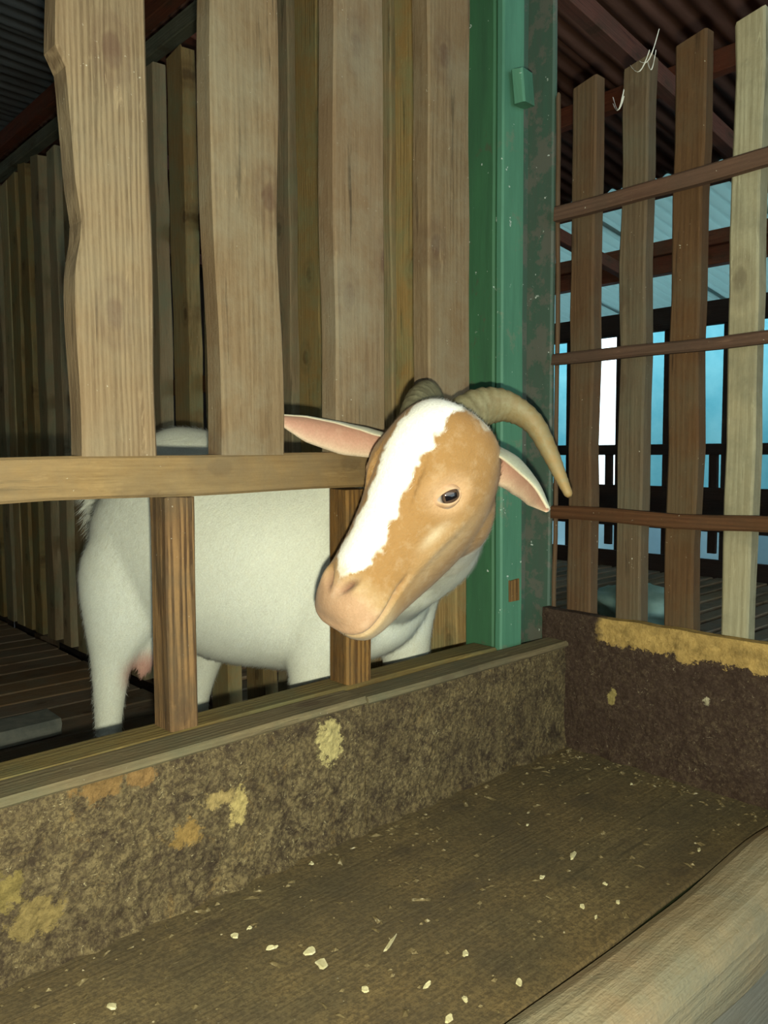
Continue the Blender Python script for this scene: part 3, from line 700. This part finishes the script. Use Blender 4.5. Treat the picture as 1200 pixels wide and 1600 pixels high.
def fur_mat(name, bump=0.35):
    t = NT(name); at = t.n('ShaderNodeVertexColor'); at.layer_name = 'coat'
    v = t.n('ShaderNodeTexCoord').outputs['Object']
    n = t.noise(v, 350, 3, 0.6)
    n5 = t.noise(v, 70, 6, 0.7)
    c = t.mix(t.ramp(n, [(0.3, 0.22), (0.7, 0.0)]), at.outputs[0], (0.2, 0.14, 0.07))
    c = t.mix(t.ramp(n5, [(0.5, 0.0), (0.72, 0.15)]), c, (0.72, 0.62, 0.45))
    c = t.mix(t.ramp(n5, [(0.3, 0.10), (0.5, 0.0)]), c, (0.25, 0.17, 0.09))
    t.bump(n, bump, 0.002)
    m_ = t.fin(c, 0.8, 0.15)
    t.b.inputs['Sheen Weight'].default_value = 0.08
    return m_
M['fur'] = fur_mat('goat_coat')
goat = thing('goat', tuple(bp(0.36, 0, 0)), 'white goat with tan head, white blaze and curved horns leaning through the fence', 'goat')
gb = linkmesh('body', gm, M['fur'], goat)

# short hair
def coat_strands(n, seed):
    r = np.random.RandomState(seed)
    me = gm; np_ = len(me.polygons); cen = np.empty(np_*3, np.float32); me.polygons.foreach_get('center', cen); cen = cen.reshape(-1, 3)
    pn = np.empty(np_*3, np.float32); me.polygons.foreach_get('normal', pn); pn = pn.reshape(-1, 3)
    ls = np.empty(np_, np.int32); me.polygons.foreach_get('loop_start', ls)
    vi = np.empty(len(me.loops), np.int32); me.loops.foreach_get('vertex_index', vi)
    toC = C-cen; vis = (np.einsum('ij,ij->i', toC, pn) > -0.25*np.linalg.norm(toC, axis=1))
    idx = np.nonzero(vis)[0]; idx = r.choice(idx, n)
    P = cen[idx] + (r.rand(n, 3)-0.5)*0.003; N = pn[idx]; c = colr[vi[ls[idx]]]
    rl = P-HO; s_ = rl@HA; hh = (s_ > -0.03)&(np.linalg.norm(rl-np.outer(s_, HA), axis=1) < 0.16)
    flow = np.where(hh[:, None], -HA[None, :], (-0.55*Fv-0.85*Zv)[None, :]) + r.normal(size=(n, 3))*0.22
    flow -= N*np.einsum('ij,ij->i', flow, N)[:, None]; flow /= np.linalg.norm(flow, axis=1)[:, None]+1e-9
    ln = np.where(hh, 0.006, 0.013)*(0.6+0.8*r.rand(n))
    rump = np.linalg.norm(P-bp(-0.03, 0, 0.65), axis=1) < 0.09
    ln = np.where(rump, ln*2.2, ln); lift = np.where(rump, 0.6, 0.28)
    nose = hh & (s_ > 0.235); ln = np.where(nose, ln*0.4, ln)
    D = flow + N*lift[:, None]; D /= np.linalg.norm(D, axis=1)[:, None]
    W = np.cross(D, N); W /= np.linalg.norm(W, axis=1)[:, None]+1e-9
    hw = np.where(hh, 0.0004, 0.0006)[:, None]
    V = np.empty((n*3, 3), np.float32); V[0::3] = P-W*hw-N*0.0008; V[1::3] = P+W*hw-N*0.0008; V[2::3] = P+D*ln[:, None]
    me2 = bpy.data.meshes.new('coat'); me2.vertices.add(n*3); me2.vertices.foreach_set('co', V.ravel())
    me2.loops.add(n*3); me2.loops.foreach_set('vertex_index', np.arange(n*3, dtype=np.int32))
    me2.polygons.add(n); me2.polygons.foreach_set('loop_start', np.arange(0, n*3, 3, dtype=np.int32))
    me2.update(); me2.validate()
    a = me2.color_attributes.new('coat', 'FLOAT_COLOR', 'POINT')
    cc = np.repeat(c*(0.92+0.16*r.rand(n, 1)), 3, axis=0)
    a.data.foreach_set('color', np.hstack([cc, np.ones((n*3, 1))]).astype(np.float32).ravel())
    # shade strands with the skin's normal so that the coat reads soft
    me2.polygons.foreach_set('use_smooth', [True]*n)
    me2.normals_split_custom_set(np.repeat(N, 3, axis=0).tolist())
    return me2
o = linkmesh('hair', coat_strands(60000, 5), M['fur'], goat); tag(o, kind='stuff')

# eyes
def uvsphere(c, rad, ax, n=24, m=16):
    """ax: 3 axes (rows)"""
    V = []; Fc = []
    for i in range(m+1):
        th = math.pi*i/m
        for k in range(n):
            p_ = 2*math.pi*k/n
            V.append(np.array([math.sin(th)*math.cos(p_), math.sin(th)*math.sin(p_), math.cos(th)])*rad)
    for i in range(m):
        for k in range(n):
            k2 = (k+1) % n; Fc.append((i*n+k, (i+1)*n+k, (i+1)*n+k2, i*n+k2))
    return V, Fc
t = NT('goat_eye'); v = t.n('ShaderNodeTexCoord').outputs['Object']
sx = t.n('ShaderNodeSeparateXYZ'); t.l(v, sx.inputs[0])
rr = t.math('SQRT', t.math('ADD', t.math('POWER', sx.outputs[0], 2.0), t.math('POWER', sx.outputs[1], 2.0)))
c = t.ramp(t.math('DIVIDE', rr, 0.016), [(0.0, (0.05, 0.03, 0.02)), (0.55, (0.075, 0.045, 0.03)), (0.66, (0.02, 0.014, 0.012)), (0.8, (0.35, 0.3, 0.26))])
pu = t.math('MULTIPLY', t.math('LESS_THAN', t.math('ABSOLUTE', sx.outputs[0]), 0.0075), t.math('LESS_THAN', t.math('ABSOLUTE', sx.outputs[1]), 0.003))
c = t.mix(pu, c, (0.006, 0.005, 0.006))
M['eye'] = t.fin(c, 0.06, 0.6)
M['lid'] = simple('pink_eyelid', (0.44, 0.27, 0.15), (0.52, 0.34, 0.21), 120, 0.7, 0.2, 0.15)
for sgn in (1, -1):
    ec = hp(EYE[0], sgn*(EYE[1]-0.014), EYE[2]-0.004)
    zax = HL*sgn*0.86 + HD*0.42 + HA*0.12; zax /= np.linalg.norm(zax)
    xq = -0.93*RGT - 0.28*UPV if sgn > 0 else HA
    xax = xq - zax*(xq@zax); xax /= np.linalg.norm(xax); yax = np.cross(zax, xax)
    rot = Matrix([[xax[i], yax[i], zax[i]] for i in range(3)])
    V, Fc = uvsphere(ec, 0.0165, None)
    e = meshobj('eye', V, Fc, M['eye'], goat, ec, rot, smooth=True)
    # lids: a shell around the ball with an almond opening
    V = []; Fc = []; n, mm = 40, 9
    up = 1 if yax@HD > 0 else -1
    for k in range(n):
        a = 2*math.pi*k/n
        ox = 0.0145*math.cos(a); oy = math.sin(a)*(0.0070 if math.sin(a)*up > 0 else 0.0062)*(1-0.18*math.cos(a)**2)
        for j in range(mm):
            f = j/(mm-1)
            x = ox*(1+f*0.42); yv = oy*(1+f*1.25) + math.sin(a)*0.001*f
            R_ = 0.0174 + 0.0010*math.sin(f*math.pi)
            rr_ = math.hypot(x, yv)
            z = math.sqrt(max(R_*R_-rr_*rr_, 0)) if rr_ < R_*0.8 else math.sqrt(R_*R_*0.36)-(rr_-R_*0.8)*1.3
            z -= 0.004*f*f
            if j == 0: z -= 0.0022
            V.append((x, yv, z-0.0002))
    for k in range(n):
        for j in range(mm-1):
            k2 = (k+1) % n; Fc.append((k*mm+j, k2*mm+j, k2*mm+j+1, k*mm+j+1))
    meshobj('eyelid', V, Fc, M['lid'], e, ec, rot, smooth=True)

# horns
t = NT('horn'); v = t.n('ShaderNodeTexCoord').outputs['UV']
at = t.n('ShaderNodeVertexColor'); at.layer_name = 'coat'
ob = t.n('ShaderNodeTexCoord').outputs['Object']
n1 = t.noise(ob, 90, 4, 0.65)
c = t.mix(t.ramp(n1, [(0.35, 0.0), (0.7, 0.7)]), at.outputs[0], (0.23, 0.21, 0.12))
t.bump(n1, 0.5, 0.002); M['horn'] = t.fin(c, 0.6, 0.3)
def horn(pts, c0, c1):
    Q = catmull(pts, 64); n, mm = 64, 20; rings = []; cols = []
    L = np.concatenate([[0], np.cumsum(np.linalg.norm(np.diff(Q[:, :3], axis=0), axis=1))])
    for i in range(n):
        tt = Q[min(i+1, n-1), :3]-Q[max(i-1, 0), :3]; tt /= np.linalg.norm(tt)
        u = HD - tt*(HD@tt); u /= np.linalg.norm(u); vv = np.cross(tt, u)
        a = np.linspace(0, 2*np.pi, mm, endpoint=False)
        f = i/(n-1)
        rad = Q[i, 3]*(1+0.05*np.sin(L[i]/0.0075*2*np.pi)*(1-0.5*f)) * (1+0.05*np.cos(2*a))
        if i == n-1: rad = rad*0.55
        rings.append(Q[i, :3]+np.outer(np.cos(a)*rad, u)+np.outer(np.sin(a)*rad*0.82, vv))
        cols += [np.array(c0)*(1-f)+np.array(c1)*f]*mm
    V, Fc = loft(rings); cols += [np.array(c0), np.array(c1)]
    o_ = Q[0, :3]
    ob_ = meshobj('horn', np.array(V)-o_, Fc, M['horn'], goat, o_, smooth=True)
    a_ = ob_.data.color_attributes.new('coat', 'FLOAT_COLOR', 'POINT')
    a_.data.foreach_set('color', np.hstack([np.array(cols), np.ones((len(cols), 1))]).astype(np.float32).ravel())
def hq(x, y, d, r): return (*px(x, y, d), r)
horn([hq(700, 700, 0.99, .028), hq(715, 662, 1.02, .028), hq(750, 638, 1.045, .0265), hq(792, 636, 1.06, .0225), hq(832, 660, 1.06, .0185), hq(858, 705, 1.05, .0145), hq(876, 745, 1.04, .0105), hq(890, 776, 1.03, .0065)],
     (0.095, 0.095, 0.055), (0.32, 0.20, 0.075))
horn([hq(662, 700, 0.99, .027), hq(652, 660, 1.02, .027), hq(660, 632, 1.06, .025), hq(672, 620, 1.10, .022), hq(668, 630, 1.135, .017), hq(655, 662, 1.145, .012), hq(642, 700, 1.13, .007)],
     (0.095, 0.09, 0.055), (0.18, 0.14, 0.07))

# ears
M['ear'] = fur_mat('goat_ear', 0.25)
def ear(spine, widths, facing, cup, inner, outer):
    """spine: world points base -> tip; facing: direction the hollow looks to"""
    Q = catmull(spine, 28); W = np.interp(np.linspace(0, 1, 28), np.linspace(0, 1, len(widths)), widths)
    m_ = 13; V = []; cols = []; Fc = []
    fc = np.array(facing, float)
    def grid(off, cl, edge):
        for i in range(28):
            tt = Q[min(i+1, 27)]-Q[max(i-1, 0)]; tt /= np.linalg.norm(tt)
            fz = fc-tt*(fc@tt); fz /= np.linalg.norm(fz); sd = np.cross(tt, fz)
            for k in range(m_):
                vv = -1+2*k/(m_-1); A = cup[0]+(cup[1]-cup[0])*i/27; an = vv*A
                Rr = W[i]/max(A, 0.2)
                p_ = Q[i] + sd*Rr*math.sin(an) - fz*Rr*(math.cos(an)-math.cos(A*0.5)) - fz*off
                V.append(p_); e_ = abs(vv)**3
                cols.append(np.array(cl)*(1-e_)+np.array(edge)*e_)
    grid(0.0, inner, (0.62, 0.5, 0.36)); grid(0.0035, outer, outer)
    n0 = 28*m_
    for i in range(27):
        for k in range(m_-1):
            a = i*m_+k; Fc.append((a, a+1, a+m_+1, a+m_)); b = n0+a; Fc.append((b, b+m_, b+m_+1, b+1))
        for k in (0, m_-1):
            a = i*m_+k; Fc.append((a, a+m_, n0+a+m_, n0+a) if k == 0 else (a, n0+a, n0+a+m_, a+m_))
    for i in (0, 27):
        for k in range(m_-1):
            a = i*m_+k; Fc.append((a, n0+a, n0+a+1, a+1) if i == 0 else (a, a+1, n0+a+1, n0+a))
    o_ = Q[0]
    ob_ = meshobj('ear', np.array(V)-o_, Fc, M['ear'], goat, o_, smooth=True)
    a_ = ob_.data.color_attributes.new('coat', 'FLOAT_COLOR', 'POINT')
    a_.data.foreach_set('color', np.hstack([np.array(cols), np.ones((len(cols), 1))]).astype(np.float32).ravel())
# right ear, held out level; hollow towards the camera and down
ear([px(615, 690, 1.03), px(578, 684, 1.05), px(535, 677, 1.065), px(480, 665, 1.075), px(422, 650, 1.08)], [.02, .032, .034, .026, .003],
    nrm*0.68-UPV*0.72, (1.4, 0.9), (0.50, 0.27, 0.20), (0.42, 0.42, 0.33))
# left ear, drooping forward
ear([px(745, 706, 1.0), px(774, 714, 0.99), px(806, 731, 0.965), px(834, 762, 0.935), px(855, 797, 0.91)], [.030, .043, .043, .030, .004],
    -UPV*0.72+nrm*0.62-RGT*0.12, (1.5, 1.0), (0.42, 0.22, 0.16), (0.34, 0.36, 0.28))
# hooves
M['hoof'] = simple('grey_hoof', (0.06, 0.055, 0.045), (0.11, 0.1, 0.08), 60, 0.6)
for (s, l) in ((.075, .09), (.175, -.09), (.52, .085), (.68, -.07)):
    for q in (-1, 1):
        V, Fc = tube([(0, 0, .05, .012, .02), (0.004, 0, .03, .0135, .024), (0.012, 0, .0, .0145, .03)], 6, 12)
        V = [(v_[0], v_[1], v_[2]) for v_ in V]
        meshobj('hoof', V, Fc, M['hoof'], goat, tuple(bp(s, l+q*0.0135, 0.0025)), smooth=True)

# ------------------------------------------------------------------ small things
M['sack'] = simple('pale_green_sack', (0.2, 0.33, 0.28), (0.3, 0.45, 0.38), 12, 0.6, 0.3, 0.6)
def lump(name, c, rx, ry, rz_, mat, seed, label, cat):
    V = []; Fc = []; n, mm = 32, 16; r_ = random.Random(seed)
    for i in range(mm+1):
        th = math.pi*i/mm
        for k in range(n):
            a = 2*math.pi*k/n; d = Vector((math.sin(th)*math.cos(a), math.sin(th)*math.sin(a), math.cos(th)))
            f = 1+0.28*pnoise(d*2.2+Vector((seed, 0, 0)))+0.10*pnoise(d*6+Vector((0, seed, 0)))
            V.append((d.x*rx*f, d.y*ry*f, max(0.0, rz_+d.z*rz_*f)))
    for i in range(mm):
        for k in range(n):
            k2 = (k+1) % n; Fc.append((i*n+k, (i+1)*n+k, (i+1)*n+k2, i*n+k2))
    return tag(meshobj(name, V, Fc, M[mat], None, c, smooth=True), label, cat)
q = on(1010, 985, 2, 0.0)
lump('feed_sack', (q[0]+0.1, q[1]+0.08, 0.001), 0.17, 0.22, 0.085, 'sack', 3.1, 'crumpled pale green plastic sack on the floor beyond the partition', 'sack')
q = on(30, 1150, 2, 0.0)
M['block'] = simple('grey_feed_block', (0.15, 0.16, 0.14), (0.24, 0.24, 0.2), 30, 0.85, 0.2, 0.5)
me = plank_mesh(0.20, 0.13, 0.045, seed=91, ch=0.012, wob=0.008, nseg=8)
o = linkmesh('salt_block', me, M['block'], None, (q[0]-0.12, q[1]-0.02, 0.0235), RX @ Matrix.Rotation(math.pi/2, 3, 'Z')); tag(o, 'grey rough-edged block lying on the pen floor behind the goat', 'block')

# feed left in the trough
M['flake'] = simple('dry_leaf_flake', (0.42, 0.38, 0.2), (0.6, 0.55, 0.36), 90, 0.8, 0.2, 0.3)
def flake(x, y, L_, W_, ang_, label='dry leaf flake lying on the trough bottom'):
    q = on(x, y, 2, ZT); V = []; n = 10; r_ = random.Random(int(x*7+y))
    for k in range(n):
        a = 2*math.pi*k/n; f = 0.7+0.5*r_.random()
        V.append((math.cos(a)*L_/2*f, math.sin(a)*W_/2*f, 0.001+0.0015*r_.random()))
    V += [(v_[0]*0.9, v_[1]*0.9, v_[2]+0.0016) for v_ in V]
    Fc = [tuple(range(n-1, -1, -1)), tuple(range(n, 2*n))]+[(k, (k+1) % n, n+(k+1) % n, n+k) for k in range(n)]
    o = meshobj('leaf_flake', V, Fc, M['flake'], None, (q[0], q[1], ZT+0.0006), Matrix.Rotation(math.radians(ang_), 3, 'Z'))
    return tag(o, label, 'flake', 'leaf flakes in the trough')
for a in ((485, 1490, .016, .010, 10), (503, 1510, .017, .012, 60), (424, 1485, .013, .005, -20), (367, 1466, .009, .008, 30), (175, 1577, .012, .008, -60), (570, 1550, .010, .009, 40), (390, 1454, .007, .004, 0), (487, 1353, .007, .006, 30),
          (987, 1228, .006, .004, 0), (910, 1420, .008, .005, 70), (965, 1413, .007, .005, 45), (1092, 1331, .009, .004, 10), (895, 1340, .018, .008, 20), (847, 1374, .009, .006, 5), (945, 1385, .007, .004, 80), (931, 1437, .007, .003, 15), (727, 1494, .010, .006, 30), (726, 1565, .008, .005, 60), (668, 1543, .014, .004, 10), (811, 1540, .010, .006, 40), (824, 1292, .005, .004, 10), (702, 1596, .012, .006, 10)):
    flake(*a)
o = flake(610, 1478, .034, .0035, 25, 'thin dry straw stem lying among the leaf flakes in the trough'); o.name = 'straw_stem'; o['category'] = 'straw'; del o['group']
def crumbs(n):
    r = np.random.RandomState(4); V = []; Fc = []
    for k in range(n):
        x = -1.3+1.28*r.rand(); y = -0.345+0.33*r.rand()
        if r.rand() < 0.4: y = -0.012-0.04*r.rand()**2 if r.rand() < 0.6 else y; 
        if r.rand() < 0.15: x = -0.012-0.03*r.rand()
        if abs(y) < 0.006: continue
        sz = 0.0012+0.0022*r.rand()**2; el = 1+ (3.5*r.rand() if r.rand() < 0.4 else 0); a = r.rand()*6.28
        ca_, sa_ = math.cos(a), math.sin(a); b = len(V)
        for dx, dy, dz in ((-1, -1, 0), (1, -1, 0), (1, 1, 0), (-1, 1, 0), (0, 0, 1)):
            u_, v_ = dx*sz*el*(0.6+0.6*r.rand()), dy*sz*(0.6+0.6*r.rand())
            V.append((x+u_*ca_-v_*sa_, y+u_*sa_+v_*ca_, ZT+0.0008+dz*sz*0.8))
        Fc += [(b, b+1, b+4), (b+1, b+2, b+4), (b+2, b+3, b+4), (b+3, b, b+4), (b+3, b+2, b+1, b)]
    return V, Fc
V, Fc = crumbs(520)
t = NT('feed_crumb'); v = t.n('ShaderNodeTexCoord').outputs['Object']
M['crumb'] = t.fin(t.ramp(t.noise(v, 130, 2), [(0.40, (0.1, 0.075, 0.035)), (0.60, (0.18, 0.14, 0.07)), (0.74, (0.42, 0.37, 0.24))]), 0.9, 0.1)
o = meshobj('feed_crumbs', V, Fc, M['crumb'], None, (0, 0, 0)); tag(o, 'scattered brown feed crumbs along the trough bottom', 'feed', kind='stuff')

# cobwebs on the tops of the partition slats
M['web'] = simple('cobweb', (0.5, 0.5, 0.45), (0.65, 0.65, 0.6), 50, 0.7)
def web(pts, label):
    V = []; Fc = []; r_ = random.Random(len(label))
    for p0, p1 in pts:
        p0 = np.array(p0); p1 = np.array(p1); n = 8; b0 = len(V)
        for k in range(n+1):
            f = k/n; c_ = p0*(1-f)+p1*f; c_ = c_-np.array([0, 0, 0.02*math.sin(f*math.pi)]); rad = 0.0006*(1+1.2*r_.random())
            for a in range(4): V.append(c_+np.array([math.cos(a*1.57)*rad, math.sin(a*1.57)*rad*0.6, math.sin(a*1.57)*rad]))
        for k in range(n):
            for a in range(4): Fc.append((b0+k*4+a, b0+k*4+(a+1) % 4, b0+k*4+4+(a+1) % 4, b0+k*4+4+a))
    o_ = np.mean(V, axis=0)
    return tag(meshobj('cobweb', np.array(V)-o_, Fc, M['web'], None, o_), label, 'cobweb')
def rp(x, y, X=0.022): return on(x, y, 0, X)
web([(rp(1000, 96), rp(1030, 45)), (rp(985, 102), rp(1015, 78)), (rp(1025, 78), rp(1012, 96)), (rp(975, 150), rp(958, 152)), (rp(958, 162), rp(975, 140))], 'dusty cobweb strands hanging at the slat tops of the partition')
